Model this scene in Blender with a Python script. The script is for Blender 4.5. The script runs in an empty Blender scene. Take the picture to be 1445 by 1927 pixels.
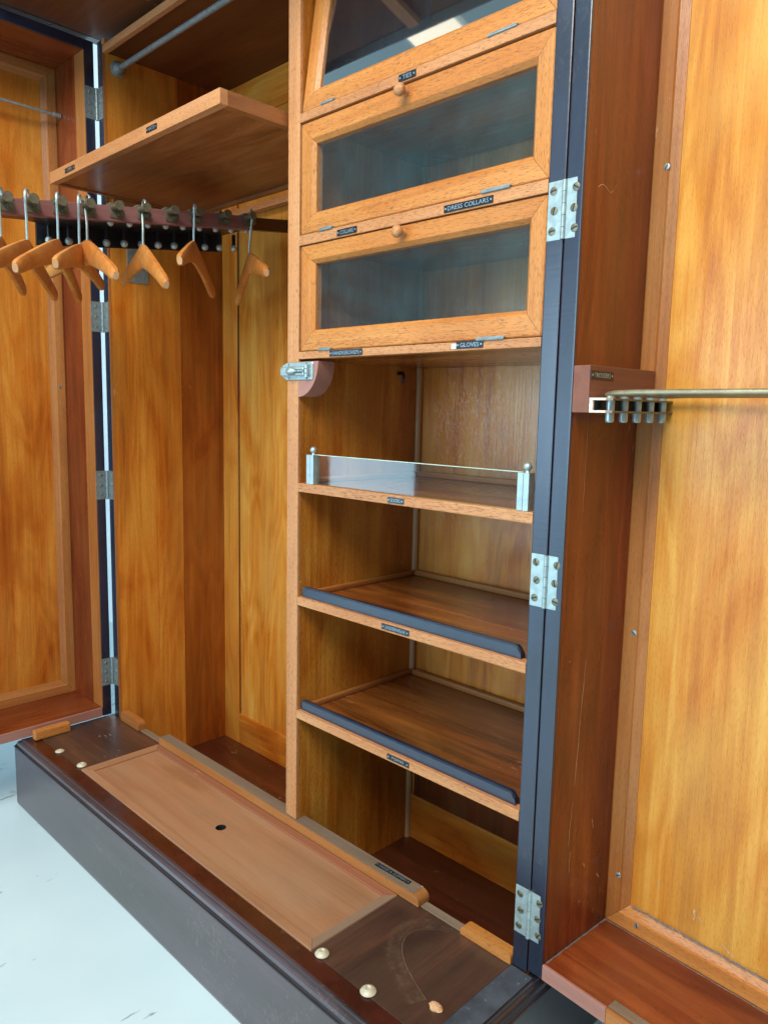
import bpy, bmesh, math, random
from mathutils import Vector, Matrix
random.seed(7)
scene = bpy.context.scene
COL = scene.collection
R = math.radians

# ------------------------------------------------------------------ camera
YAW, PITCH, ROLL, FPX = R(44.41831984), R(-7.54530305), R(1.18944748), 1424.7691
fw = Vector((-math.sin(YAW)*math.cos(PITCH), math.cos(YAW)*math.cos(PITCH), math.sin(PITCH)))
r0 = Vector((math.cos(YAW), math.sin(YAW), 0)); u0 = r0.cross(fw)
rt = r0*math.cos(ROLL)+u0*math.sin(ROLL); up = -r0*math.sin(ROLL)+u0*math.cos(ROLL)
cam_d = bpy.data.cameras.new('camera'); cam = bpy.data.objects.new('camera', cam_d); COL.objects.link(cam)
cam.matrix_world = Matrix(((rt.x, up.x, -fw.x, 1.01909), (rt.y, up.y, -fw.y, -0.82630), (rt.z, up.z, -fw.z, 0.92163), (0, 0, 0, 1)))
cam_d.sensor_fit = 'VERTICAL'; cam_d.sensor_height = 36.0; cam_d.sensor_width = 27.0
cam_d.lens = FPX/1927*36.0
cam_d.clip_start = .05; cam_d.clip_end = 100
scene.camera = cam

# ------------------------------------------------------------------ light
world = bpy.data.worlds.new('World'); scene.world = world; world.use_nodes = True
bg = world.node_tree.nodes['Background']
bg.inputs[0].default_value = (0.84, 0.94, 1.0, 1); bg.inputs[1].default_value = 0.36

def area(name, loc, target, sx, sy, power, color):
    l = bpy.data.lights.new(name, 'AREA'); l.shape = 'RECTANGLE'; l.size = sx; l.size_y = sy
    l.energy = power; l.color = color
    o = bpy.data.objects.new(name, l); COL.objects.link(o); o.location = loc
    o.rotation_euler = (Vector(target)-Vector(loc)).to_track_quat('-Z', 'Y').to_euler()
    return o
area('window_light', (-.62, -3.5, 1.08), (-.62, 0, 1.08), 2.3, 1.35, 74, (.54, .80, 1.0))
area('doorway_light', (-3.34, -3.45, .62), (-2.5, -1.8, .62), .72, 1.15, 26, (.48, .80, 1.0))
area('overhead_light', (.75, -1.75, 2.72), (.15, 0, .6), 1.9, 1.1, 96, (1.0, .95, .87))

scene.view_settings.view_transform = 'Standard'; scene.view_settings.look = 'None'
scene.view_settings.exposure = 0.0; scene.view_settings.gamma = 1.0
scene.render.engine = 'CYCLES'
scene.cycles.max_bounces = 8; scene.cycles.transparent_max_bounces = 12
scene.cycles.use_denoising = True

# ------------------------------------------------------------------ materials
def lin(c):
    return tuple(((v/255)/12.92 if v/255 <= .04045 else ((v/255+.055)/1.055)**2.4) for v in c)+(1,)

class NT:
    def __init__(s, name):
        s.m = bpy.data.materials.new(name); s.m.use_nodes = True
        s.t = s.m.node_tree; s.t.nodes.clear()
    def n(s, typ, **kw):
        nd = s.t.nodes.new(typ)
        for k, v in kw.items():
            if k == 'inp':
                for i, val in v.items(): nd.inputs[i].default_value = val
            else: setattr(nd, k, v)
        return nd
    def l(s, a, b): s.t.links.new(a, b)
    def mix(s, fac, a, b, bt='MIX'):
        nd = s.n('ShaderNodeMix', data_type='RGBA', blend_type=bt)
        for i, v in ((0, fac), (6, a), (7, b)):
            if hasattr(v, 'links'): s.l(v, nd.inputs[i])
            else: nd.inputs[i].default_value = v
        return nd.outputs[2]
    def ramp(s, src, stops, interp='LINEAR'):
        nd = s.n('ShaderNodeValToRGB'); cr = nd.color_ramp; cr.interpolation = interp
        while len(cr.elements) < len(stops): cr.elements.new(.5)
        for e, (p, c) in zip(cr.elements, stops):
            e.position = p; e.color = c if len(c) == 4 else tuple(c)+(1,)
        s.l(src, nd.inputs[0]); return nd.outputs[0]
    def bsdf(s):
        b = s.n('ShaderNodeBsdfPrincipled'); o = s.n('ShaderNodeOutputMaterial'); s.l(b.outputs[0], o.inputs[0]); return b

_cache = {}
#            dark            mid             light           rough coat  figure pores scratch
WOODS = {
 #            dark            mid             light           rough coat figure pores flecks wave
 'gold':     ((136,60,13),  (194,107,28),  (226,156,62),  .30, .26, 1.0, .35, .22, .28),
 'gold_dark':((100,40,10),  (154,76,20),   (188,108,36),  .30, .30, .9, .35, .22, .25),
 'olive':    ((102,46,9),  (180,102,26),  (222,162,66),  .28, .40, .9, .80, .30, .12),
 'amber':    ((160,80,20),  (200,124,38),  (226,170,80),  .30, .14, .9, .35, .25, .36),
 'bay_gold': ((146,70,13),  (218,132,36),  (240,184,88),  .26, .45, .9, .45, .25, .32),
 'mahogany': ((70,25,11),    (120,50,22),   (156,80,38),   .28, .35, .9, .45, .22, .30),
 'mahog_matt':((134,88,74), (160,112,98),  (174,128,116), .5, .1, .4, .25, .15, 0),
 'block_brown':((100,56,40),(126,74,54),   (146,94,72),   .5, .1, .5, .3, .2, 0),
 'oak':      ((150,94,54),  (190,128,78),  (216,164,114), .46, .12, .5, 1.0, .12, .10),
 'oak_gold': ((146,80,30),  (188,116,50),  (212,148,80),  .40, .2, .6, .95, .12, .12),
 'pale':     ((150,112,74), (180,142,100), (200,168,130), .5, .1, .5, .3, .2, 0),
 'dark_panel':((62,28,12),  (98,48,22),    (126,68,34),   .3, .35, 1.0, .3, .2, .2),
 'shelf':    ((60,26,10),   (134,70,26),   (182,110,48),  .25, .5, 1.7, .35, .2, .35),
 'walnut':   ((42,29,25),   (72,48,38),    (108,70,48),   .40, .3, 1.6, .2, .25, .12),
 'tan':      ((132,90,60),  (160,112,77),  (176,130,94),  .5, .08, 1.0, .12, .05, .10),
 'tan_red':  ((120,70,46),  (146,88,60),   (162,106,76),  .5, .08, .7, .12, .15, 0),
 'tan_grey': ((112,86,66),  (134,104,80),  (150,120,94),  .55, .05, .9, .12, .15, 0),
 'bead':     ((120,66,28),  (168,104,50),  (194,134,76),  .42, .2, .7, .5, .2, .1),
 'hanger':   ((150,80,26),  (198,120,50),  (224,158,84),  .48, .08, .8, .6, .1, .2),
 'hanger_tip':((176,128,84),(204,158,114),(220,182,142), .6, 0, .5, .3, .1, 0),
 'rail_pink':((104,64,60),  (132,86,84), (152,108,106), .45, .15, .4, .25, .15, 0),
 'redbrown': ((44,15,7),    (72,28,13),    (98,46,23),   .3, .35, .8, .3, .15, .3),
 'underside':((98,48,21),   (142,79,38),   (170,106,58),  .38, .25, 1.0, .35, .18, .45),
 'roof':     ((64,30,10),   (98,50,17),    (124,70,28),   .5, .05, .8, .3, .2, .2),
 'dusty':    ((92,78,64),   (120,100,80),  (146,124,98),  .8, 0, .7, .3, .3, 0),
}
def wood(kind, axis='Z'):
    key = (kind, axis)
    if key in _cache: return _cache[key]
    dk, md, lt, rough, coat, fig, pores, scr, wav = WOODS[kind]
    T = NT('wood_%s_%s' % (kind, axis)); b = T.bsdf()
    tc = T.n('ShaderNodeTexCoord'); oi = T.n('ShaderNodeObjectInfo')
    off = T.n('ShaderNodeVectorMath', operation='SCALE'); cmb = T.n('ShaderNodeCombineXYZ')
    for i in range(3): T.l(oi.outputs['Random'], cmb.inputs[i])
    T.l(cmb.outputs[0], off.inputs[0]); off.inputs['Scale'].default_value = 37.0
    add = T.n('ShaderNodeVectorMath', operation='ADD'); T.l(tc.outputs['Object'], add.inputs[0]); T.l(off.outputs[0], add.inputs[1])
    def noise(across, along, scale=1.0, detail=3, dist=0., rough_=.5):
        mp = T.n('ShaderNodeMapping'); sc = [across]*3; sc['XYZ'.index(axis)] = along
        mp.inputs['Scale'].default_value = sc; T.l(add.outputs[0], mp.inputs[0])
        nz = T.n('ShaderNodeTexNoise', inp={'Scale': scale, 'Detail': detail, 'Distortion': dist, 'Roughness': rough_})
        T.l(mp.outputs[0], nz.inputs['Vector']); return nz.outputs[0]
    big = noise(8.5, 1.2, 1., 3, 1.3)            # cloudy figure
    band = noise(17, .8, 1., 4, .7, .6)          # growth bands
    fine = noise(210, 5, 1., 3, .2, .6)        # fibre
    pore = noise(1700, 120, 1., 1, 0, .5)
    grain = noise(58, 1.7, 1., 6, .5, .68)       # crisp annual lines
    cloud = noise(5.5, 2.6, 1., 3, .9, .55)      # patches of faded polish
    def madd(src, k, add):
        nd = T.n('ShaderNodeMath', operation='MULTIPLY_ADD', inp={1: k}); T.l(src, nd.inputs[0])
        if hasattr(add, 'links'): T.l(add, nd.inputs[2])
        else: nd.inputs[2].default_value = add
        return nd.outputs[0]
    # cathedral figure: distorted bands, long along the grain
    mpw = T.n('ShaderNodeMapping'); scw = [1.0]*3; scw['XYZ'.index(axis)] = .16; mpw.inputs['Scale'].default_value = scw; T.l(add.outputs[0], mpw.inputs[0])
    dsn = T.n('ShaderNodeTexNoise', inp={'Scale': 7.0, 'Detail': 3, 'Roughness': .5}); T.l(mpw.outputs[0], dsn.inputs['Vector'])
    wsn = T.n('ShaderNodeMath', operation='MULTIPLY', inp={1: 95.0}); T.l(dsn.outputs[0], wsn.inputs[0])
    wfr = T.n('ShaderNodeMath', operation='SINE'); T.l(wsn.outputs[0], wfr.inputs[0])
    hair = noise(330, 3.2, 1., 3, .15, .65)      # hairline grain
    v = madd(big, .70*fig, .5-.35*fig-.15-.24-.08-.12)
    v = madd(band, .30, v); v = madd(grain, .48, v); v = madd(fine, .16, v); v = madd(hair, .24, v)
    v = madd(wfr.outputs[0], .16*wav, v)
    col = T.ramp(v, [(.20, lin(dk)), (.5, lin(md)), (.80, lin(lt))])
    cr = T.ramp(cloud, [(.40, (0, 0, 0)), (.66, (.42*min(1, fig),)*3)])
    pale = tuple(.45*c+.55*w for c, w in zip(lin(lt)[:3], (lin(lt)[1]*1.35, lin(lt)[1]*1.0, lin(lt)[2]*1.25)))+(1,)
    col = T.mix(cr, col, pale)
    cr2 = T.ramp(cloud, [(.30, (.38*min(1, fig),)*3), (.44, (0, 0, 0))])
    col = T.mix(cr2, col, lin(dk))
    pm = T.n('ShaderNodeMath', operation='MULTIPLY_ADD', inp={1: .16, 2: -.08}); T.l(band, pm.inputs[0])
    pa = T.n('ShaderNodeMath', operation='ADD'); T.l(pore, pa.inputs[0]); T.l(pm.outputs[0], pa.inputs[1])
    pr = T.ramp(pa.outputs[0], [(.34, (pores*.72,)*3), (.42, (0, 0, 0))])
    dkk = tuple(c*.36 for c in lin(dk)[:3])+(1,)
    col = T.mix(pr, col, dkk)
    # small worn flecks and scratches
    sp = noise(190, 60, 1., 2, .8, .6); sp2 = noise(9, 7, 1., 1)
    smul = T.n('ShaderNodeMath', operation='MULTIPLY'); T.l(sp, smul.inputs[0]); T.l(sp2, smul.inputs[1])
    sr = T.ramp(smul.outputs[0], [(.478-.03*scr, (0, 0, 0)), (.492-.03*scr, (min(.7, scr*1.4),)*3)])
    col = T.mix(sr, col, lin((222, 196, 160)))
    T.l(col, b.inputs['Base Color'])
    rr = T.n('ShaderNodeMath', operation='MULTIPLY_ADD', inp={1: .42, 2: rough-.19}); T.l(cloud, rr.inputs[0]); T.l(rr.outputs[0], b.inputs['Roughness'])
    b.inputs['Coat Weight'].default_value = coat; b.inputs['Coat Roughness'].default_value = .22
    if kind == 'bay_gold': b.inputs['Coat Weight'].default_value = .95; b.inputs['Coat IOR'].default_value = 1.85; b.inputs['Coat Roughness'].default_value = .27
    b.inputs['Specular IOR Level'].default_value = .38
    bp = T.n('ShaderNodeBump', inp={'Strength': .35, 'Distance': .0007})
    ad = T.n('ShaderNodeMath', operation='SUBTRACT'); T.l(fine, ad.inputs[0]); T.l(pr, ad.inputs[1])
    T.l(ad.outputs[0], bp.inputs['Height']); T.l(bp.outputs[0], b.inputs['Normal']); T.l(bp.outputs[0], b.inputs['Coat Normal'])
    _cache[key] = T.m; return T.m

def simple(name, col, rough=.5, metal=0., coat=0., var=.0, nscale=30, bump=0., edge=None, spec=.5):
    T = NT(name); b = T.bsdf()
    tc = T.n('ShaderNodeTexCoord')
    nz = T.n('ShaderNodeTexNoise', inp={'Scale': nscale, 'Detail': 4, 'Roughness': .6}); T.l(tc.outputs['Object'], nz.inputs['Vector'])
    a = tuple(c*(1-var) for c in lin(col)[:3])+(1,); c2 = tuple(min(1, c*(1+var)) for c in lin(col)[:3])+(1,)
    cc = T.ramp(nz.outputs[0], [(.3, a), (.7, c2)])
    if edge:
        e2 = T.n('ShaderNodeTexNoise', inp={'Scale': nscale*3.1, 'Detail': 5, 'Roughness': .7}); T.l(tc.outputs['Object'], e2.inputs['Vector'])
        f = T.ramp(e2.outputs[0], [(.62, (0, 0, 0)), (.72, (edge[1],)*3)]); cc = T.mix(f, cc, lin(edge[0]))
    T.l(cc, b.inputs['Base Color'])
    rr = T.n('ShaderNodeMath', operation='MULTIPLY_ADD', inp={1: .25, 2: rough-.125}); T.l(nz.outputs[0], rr.inputs[0]); T.l(rr.outputs[0], b.inputs['Roughness'])
    b.inputs['Metallic'].default_value = metal; b.inputs['Coat Weight'].default_value = coat; b.inputs['Coat Roughness'].default_value = .2
    b.inputs['Specular IOR Level'].default_value = spec
    if bump:
        bp = T.n('ShaderNodeBump', inp={'Strength': bump, 'Distance': .001}); T.l(nz.outputs[0], bp.inputs['Height']); T.l(bp.outputs[0], b.inputs['Normal'])
    return T.m
M_ebony = simple('black_polish', (26, 24, 26), .3, 0, .6, .35, 26, .2, ((96, 74, 60), .2), .6)
M_navy = simple('black_rail_paint', (18, 34, 58), .32, 0, .7, .25, 60, .1, None, .8)
def worn_lacquer(name, dark, bloom, chip, rough, coat, along=(1.3, 5, 7), amt=.6, bl=.9, spec=.6):
    T = NT(name); b = T.bsdf(); tc = T.n('ShaderNodeTexCoord')
    def nz(scale3, sc=1., det=4, ro=.6, dist=.3):
        mp = T.n('ShaderNodeMapping'); mp.inputs['Scale'].default_value = scale3; T.l(tc.outputs['Object'], mp.inputs[0])
        q = T.n('ShaderNodeTexNoise', inp={'Scale': sc, 'Detail': det, 'Roughness': ro, 'Distortion': dist}); T.l(mp.outputs[0], q.inputs['Vector']); return q.outputs[0]
    big = nz(along, 1.6, 5); streak = nz((9, 9, 160), 1., 3); fleck = nz((150, 150, 90), 1., 3, .7, .8); zone = nz((5, 5, 9), 1., 2)
    c = T.mix(T.ramp(big, [(.34, (0, 0, 0)), (.66, (bl,)*3)]), lin(dark), lin(bloom))
    c = T.mix(T.ramp(streak, [(.50, (0, 0, 0)), (.72, (.28,)*3)]), c, lin(dark))
    m = T.n('ShaderNodeMath', operation='MULTIPLY'); T.l(fleck, m.inputs[0]); T.l(zone, m.inputs[1])
    c = T.mix(T.ramp(m.outputs[0], [(.345, (0, 0, 0)), (.375, (amt,)*3)]), c, lin(chip))
    T.l(c, b.inputs['Base Color'])
    r = T.n('ShaderNodeMath', operation='MULTIPLY_ADD', inp={1: .4, 2: rough-.2}); T.l(big, r.inputs[0]); T.l(r.outputs[0], b.inputs['Roughness'])
    b.inputs['Coat Weight'].default_value = coat; b.inputs['Coat Roughness'].default_value = .22; b.inputs['Specular IOR Level'].default_value = spec
    bp = T.n('ShaderNodeBump', inp={'Strength': .3, 'Distance': .0008}); T.l(streak, bp.inputs['Height']); T.l(bp.outputs[0], b.inputs['Normal'])
    return T.m
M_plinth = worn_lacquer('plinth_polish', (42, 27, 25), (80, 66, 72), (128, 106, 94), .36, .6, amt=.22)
M_black = worn_lacquer('black_lacquer', (15, 26, 44), (26, 44, 72), (110, 96, 88), .34, .65, (6, 6, 2.2), .16, .8, .8)  # blue of reflected daylight is put into the black lacquer's colour
M_lip = simple('plinth_lip', (62, 24, 14), .28, 0, .5, .35, 22, .1, ((170, 130, 90), .12))
M_nickel = simple('nickel', (164, 182, 182), .36, .55, .15, .18, 90, .05, ((112, 110, 92), .6))
M_nickel_dull = simple('dull_nickel', (136, 150, 152), .42, .5, .1, .2, 120, .1, ((80, 76, 60), .5))
M_brass = simple('aged_brass', (112, 109, 90), .42, .5, .1, .25, 120, .1, ((70, 62, 44), .5))
M_iron = simple('dark_steel', (16, 21, 30), .42, .2, .2, .3, 80, .1)
M_stud = simple('stud_head', (178, 190, 186), .3, .3, .4, .1, 200)
M_slot = simple('slot_shadow', (22, 20, 18), .7)
M_plate = simple('name_plate_enamel', (22, 26, 30), .35, .2, .3, .3, 200)
M_letter = simple('name_plate_letter', (150, 172, 184), .4, .6, 0, .15, 300)
M_bone = simple('bone_glide', (190, 182, 156), .45, 0, .2, .2, 120, .2, ((110, 98, 70), .6))
M_dust = simple('dust', (112, 100, 90), .95, 0, 0, .3, 300, .5)
M_chip = simple('bare_chip', (222, 206, 190), .7, 0, 0, .2, 300)

def glass_mat(name, tint, veil, veilcol, frm=1.0):
    T = NT(name); o = T.n('ShaderNodeOutputMaterial')
    tr = T.n('ShaderNodeBsdfTransparent'); tr.inputs[0].default_value = tint
    gl = T.n('ShaderNodeBsdfGlossy'); gl.inputs['Roughness'].default_value = .035
    df = T.n('ShaderNodeBsdfDiffuse'); df.inputs[0].default_value = lin(veilcol)
    nz = T.n('ShaderNodeTexNoise', inp={'Scale': 9, 'Detail': 5, 'Roughness': .65}); tc = T.n('ShaderNodeTexCoord'); T.l(tc.outputs['Object'], nz.inputs['Vector'])
    vr = T.ramp(nz.outputs[0], [(.35, (veil*.5,)*3), (.75, (veil*1.6,)*3)])
    m0 = T.n('ShaderNodeMixShader'); T.l(vr, m0.inputs[0]); T.l(tr.outputs[0], m0.inputs[1]); T.l(df.outputs[0], m0.inputs[2])
    ge = T.n('ShaderNodeNewGeometry'); ff = T.n('ShaderNodeMath', operation='SUBTRACT', inp={0: 1.0}); T.l(ge.outputs['Backfacing'], ff.inputs[1])
    lw = T.n('ShaderNodeLayerWeight', inp={'Blend': .30}); fr = lw
    m_ = T.n('ShaderNodeMath', operation='MULTIPLY'); T.l(lw.outputs['Fresnel'], m_.inputs[0]); T.l(ff.outputs[0], m_.inputs[1])
    mm = T.n('ShaderNodeMath', operation='MULTIPLY', inp={1: frm}); T.l(m_.outputs[0], mm.inputs[0])
    m1 = T.n('ShaderNodeMixShader'); T.l(mm.outputs[0], m1.inputs[0]); T.l(m0.outputs[0], m1.inputs[1]); T.l(gl.outputs[0], m1.inputs[2])
    T.l(m1.outputs[0], o.inputs[0]); return T.m
M_glass = glass_mat('cabinet_glass', (.97, .99, 1.0, 1), .055, (92, 146, 154), 1.1)
M_mirror = glass_mat('silvered_glass', (.6, .66, .7, 1), .02, (140, 165, 185), 7.0)
M_plinth_dark = simple('plinth_groove', (34, 28, 34), .4, 0, .4, .3, 20)
M_edge_dust = simple('dusty_edge', (62, 68, 76), .6, 0, .1, .35, 40, .2, ((128, 132, 132), .7))
M_clear = glass_mat('clear_glass', (.93, .97, .97, 1), .008, (200, 215, 220), 1.5)

# ------------------------------------------------------------------ mesh helpers
def link(name, me, parent=None, loc=(0, 0, 0), rot=(0, 0, 0)):
    o = bpy.data.objects.new(name, me); COL.objects.link(o); o.location = loc; o.rotation_euler = rot
    if parent: o.parent = parent
    return o
def empty(name, parent=None, loc=(0, 0, 0), rot=(0, 0, 0)):
    o = link(name, None, parent, loc, rot); o.empty_display_size = .05; return o
def tag(o, label, cat=None, group=None, kind=None):
    if label: o['label'] = label
    if cat: o['category'] = cat
    if group: o['group'] = group
    if kind: o['kind'] = kind
    return o
def finish(name, bm, mats, parent=None, loc=(0, 0, 0), smooth=False, rot=(0, 0, 0)):
    bmesh.ops.recalc_face_normals(bm, faces=bm.faces[:])
    me = bpy.data.meshes.new(name); bm.to_mesh(me); bm.free()
    for m in (mats if isinstance(mats, (list, tuple)) else [mats]): me.materials.append(m)
    if smooth:
        for p in me.polygons: p.use_smooth = True
        me.set_sharp_from_angle(angle=R(40))
    return link(name, me, parent, loc, rot)
def add_box(bm, x0, x1, y0, y1, z0, z1, mi=0, bev=0.):
    vs = [bm.verts.new((x, y, z)) for x in (x0, x1) for y in (y0, y1) for z in (z0, z1)]
    fs = [bm.faces.new([vs[i] for i in f]) for f in ((0, 1, 3, 2), (4, 6, 7, 5), (0, 4, 5, 1), (2, 3, 7, 6), (0, 2, 6, 4), (1, 5, 7, 3))]
    for f in fs: f.material_index = mi
    if bev:
        es = list({e for f in fs for e in f.edges})
        r = bmesh.ops.bevel(bm, geom=es, offset=bev, segments=2, profile=.6, affect='EDGES')
        for f in r['faces']: f.material_index = mi
    return vs
def board(name, mat, parent, x0, x1, y0, y1, z0, z1, bev=.001):
    c = ((x0+x1)/2, (y0+y1)/2, (z0+z1)/2); bm = bmesh.new()
    add_box(bm, x0-c[0], x1-c[0], y0-c[1], y1-c[1], z0-c[2], z1-c[2], 0, bev)
    return finish(name, bm, mat, parent, c)
def add_cyl(bm, p0, p1, r0_, r1_=None, n=16, mi=0, caps=True):
    r1_ = r0_ if r1_ is None else r1_
    p0, p1 = Vector(p0), Vector(p1); d = (p1-p0).normalized(); a = d.orthogonal().normalized(); b = d.cross(a)
    A = [bm.verts.new(p0+(a*math.cos(t)+b*math.sin(t))*r0_) for t in [2*math.pi*i/n for i in range(n)]]
    B = [bm.verts.new(p1+(a*math.cos(t)+b*math.sin(t))*r1_) for t in [2*math.pi*i/n for i in range(n)]]
    fs = [bm.faces.new((A[i], A[(i+1) % n], B[(i+1) % n], B[i])) for i in range(n)]
    if caps: fs += [bm.faces.new(A[::-1]), bm.faces.new(B)]
    for f in fs: f.material_index = mi; 
def add_lathe(bm, p, axis, prof, n=20, mi=0):
    p = Vector(p); d = Vector(axis).normalized(); a = d.orthogonal().normalized(); b = d.cross(a); prev = None
    for k, (h, r) in enumerate(prof):
        ring = [bm.verts.new(p+d*h+(a*math.cos(2*math.pi*i/n)+b*math.sin(2*math.pi*i/n))*max(r, 1e-5)) for i in range(n)]
        if prev:
            for i in range(n): bm.faces.new((prev[i], prev[(i+1) % n], ring[(i+1) % n], ring[i])).material_index = mi
        elif r > 1e-4: bm.faces.new(ring[::-1]).material_index = mi
        prev = ring
    if prof[-1][1] > 1e-4: bm.faces.new(prev).material_index = mi
def add_ball(bm, c, r, mi=0, n=12, squash=(1, 1, 1)):
    m = Matrix.Translation(c) @ Matrix.Diagonal((squash[0], squash[1], squash[2], 1))
    rr = bmesh.ops.create_uvsphere(bm, u_segments=n*2, v_segments=n, radius=r, matrix=m)
    for v in rr['verts']:
        for f in v.link_faces: f.material_index = mi
def add_tube(bm, pts, r, n=8, mi=0, flat=1.0, wide=None, caps=True):
    pts = [Vector(p) for p in pts]; prev = None; ref = Vector(wide) if wide else None
    for i, p in enumerate(pts):
        t = (pts[min(i+1, len(pts)-1)]-pts[max(i-1, 0)]).normalized()
        a = (ref - t*ref.dot(t)).normalized() if ref else t.orthogonal().normalized()
        if not ref: ref = a
        b = t.cross(a); ri = r[i] if isinstance(r, (list, tuple)) else r
        ring = [bm.verts.new(p+a*math.cos(2*math.pi*k/n)*ri+b*math.sin(2*math.pi*k/n)*ri*flat) for k in range(n)]
        if prev:
            for k in range(n): bm.faces.new((prev[k], prev[(k+1) % n], ring[(k+1) % n], ring[k])).material_index = mi
        elif caps: bm.faces.new(ring[::-1]).material_index = mi
        prev = ring
    if caps: bm.faces.new(prev).material_index = mi
def add_prism(bm, poly, f, d0, d1, mi=0):
    """poly of (a,b) extruded between depths d0,d1 ; f(a,b,d)->xyz"""
    A = [bm.verts.new(f(a, b, d0)) for a, b in poly]; B = [bm.verts.new(f(a, b, d1)) for a, b in poly]
    n = len(poly); fs = [bm.faces.new(A[::-1]), bm.faces.new(B)]
    fs += [bm.faces.new((A[i], A[(i+1) % n], B[(i+1) % n], B[i])) for i in range(n)]
    for q in fs: q.material_index = mi
XZ = lambda a, b, d: (a, d, b)
def mitre_frame(parent, outer, inner, f, prof, mats, names, edges='LBRT', gap=.0003):
    """four mitred members. outer/inner=(a0,a1,b0,b1); prof: list of (frac outer->inner, depth)."""
    def corner(rect, k): return ((rect[0], rect[2]), (rect[1], rect[2]), (rect[1], rect[3]), (rect[0], rect[3]))[k]
    out = {}
    for side, (k0, k1) in {'B': (0, 1), 'R': (1, 2), 'T': (2, 3), 'L': (3, 0)}.items():
        if side not in edges: continue
        bm = bmesh.new(); rings = []
        mid = Vector(f(*[(corner(outer, k0)[i]+corner(outer, k1)[i])/2 for i in (0, 1)], prof[0][1]))
        for k, sgn in ((k0, 1), (k1, -1)):
            o_, i_ = Vector(corner(outer, k)), Vector(corner(inner, k)); o2, i2 = Vector(corner(outer, k1 if sgn == 1 else k0)), None
            along = (o2-o_).normalized()*gap
            rings.append([bm.verts.new(Vector(f(*(o_.lerp(i_, fr)+along), d))-mid) for fr, d in prof])
        A, B = rings; n = len(prof)
        for q in range(n): bm.faces.new((A[q], A[(q+1) % n], B[(q+1) % n], B[q]))
        bm.faces.new(A[::-1]); bm.faces.new(B)
        h = side in 'BT'
        out[side] = finish(names[0] if h else names[1], bm, mats[0] if h else mats[1], parent, mid)
    return out
def name_plate(text, parent, width, height, matrix, pin=True):
    """flat enamel plate in local XY, facing +Z, then placed by matrix"""
    bm = bmesh.new()
    add_box(bm, -width/2, width/2, -height/2, height/2, 0, .0009, 0, .0003)
    if text:
        cu = bpy.data.curves.new('t', 'FONT'); cu.body = text; cu.align_x = 'CENTER'; cu.align_y = 'CENTER'; cu.size = 1; cu.extrude = .02; cu.resolution_u = 2
        to = bpy.data.objects.new('t', cu); COL.objects.link(to); bpy.context.view_layer.update()
        me = bpy.data.meshes.new_from_object(to.evaluated_get(bpy.context.evaluated_depsgraph_get()))
        bpy.data.objects.remove(to); bpy.data.curves.remove(cu)
        xs = [v.co.x for v in me.vertices]; ys = [v.co.y for v in me.vertices]
        w = max(xs)-min(xs); h = max(ys)-min(ys)
        s = min((width-.014)/w, 1.15*height*.6/h); sy = height*.58/h
        cx, cy = (max(xs)+min(xs))/2, (max(ys)+min(ys))/2
        for v in me.vertices: v.co = Vector(((v.co.x-cx)*s, (v.co.y-cy)*sy, .0010+v.co.z*.006))
        me.materials.clear(); me.materials.append(M_plate); me.materials.append(M_letter)
        me.polygons.foreach_set('material_index', [1]*len(me.polygons))
        bm.from_mesh(me)
        bpy.data.meshes.remove(me)
    if pin:
        for sx in (-1, 1): add_cyl(bm, (sx*(width/2-.0032), 0, .0008), (sx*(width/2-.0032), 0, .0014), .0014, n=8, mi=1)
    me = bpy.data.meshes.new('name_plate'); bmesh.ops.recalc_face_normals(bm, faces=bm.faces[:]); bm.to_mesh(me); bm.free()
    me.materials.append(M_plate); me.materials.append(M_letter)
    o = link('name_plate', me, parent); o.matrix_local = matrix; return o
def mat_front(x, y, z, tilt=0.):      # plate facing -Y
    return Matrix.Translation((x, y, z)) @ Matrix.Rotation(R(90), 4, 'X') @ Matrix.Rotation(tilt, 4, 'Z')
def screw(parent, p, axis, r=.0032, name='screw', mat=None, ang=None):
    p, ax = Vector(p), Vector(axis).normalized(); bm = bmesh.new()
    add_lathe(bm, (0, 0, 0), (0, 0, 1), [(0, r*1.18), (.0004, r*1.1), (.0007, r*.8), (.0009, r*.3)], 14)
    w = r*.16; add_box(bm, -r*.95, r*.95, -w, w, .0006, .00105, 1)
    a = random.uniform(0, 3.1) if ang is None else ang
    o = finish(name, bm, [mat or M_nickel_dull, M_slot], parent)
    o.matrix_local = Matrix.Translation(p) @ ax.to_track_quat('Z', 'Y').to_matrix().to_4x4() @ Matrix.Rotation(a, 4, 'Z')
    return o

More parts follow.
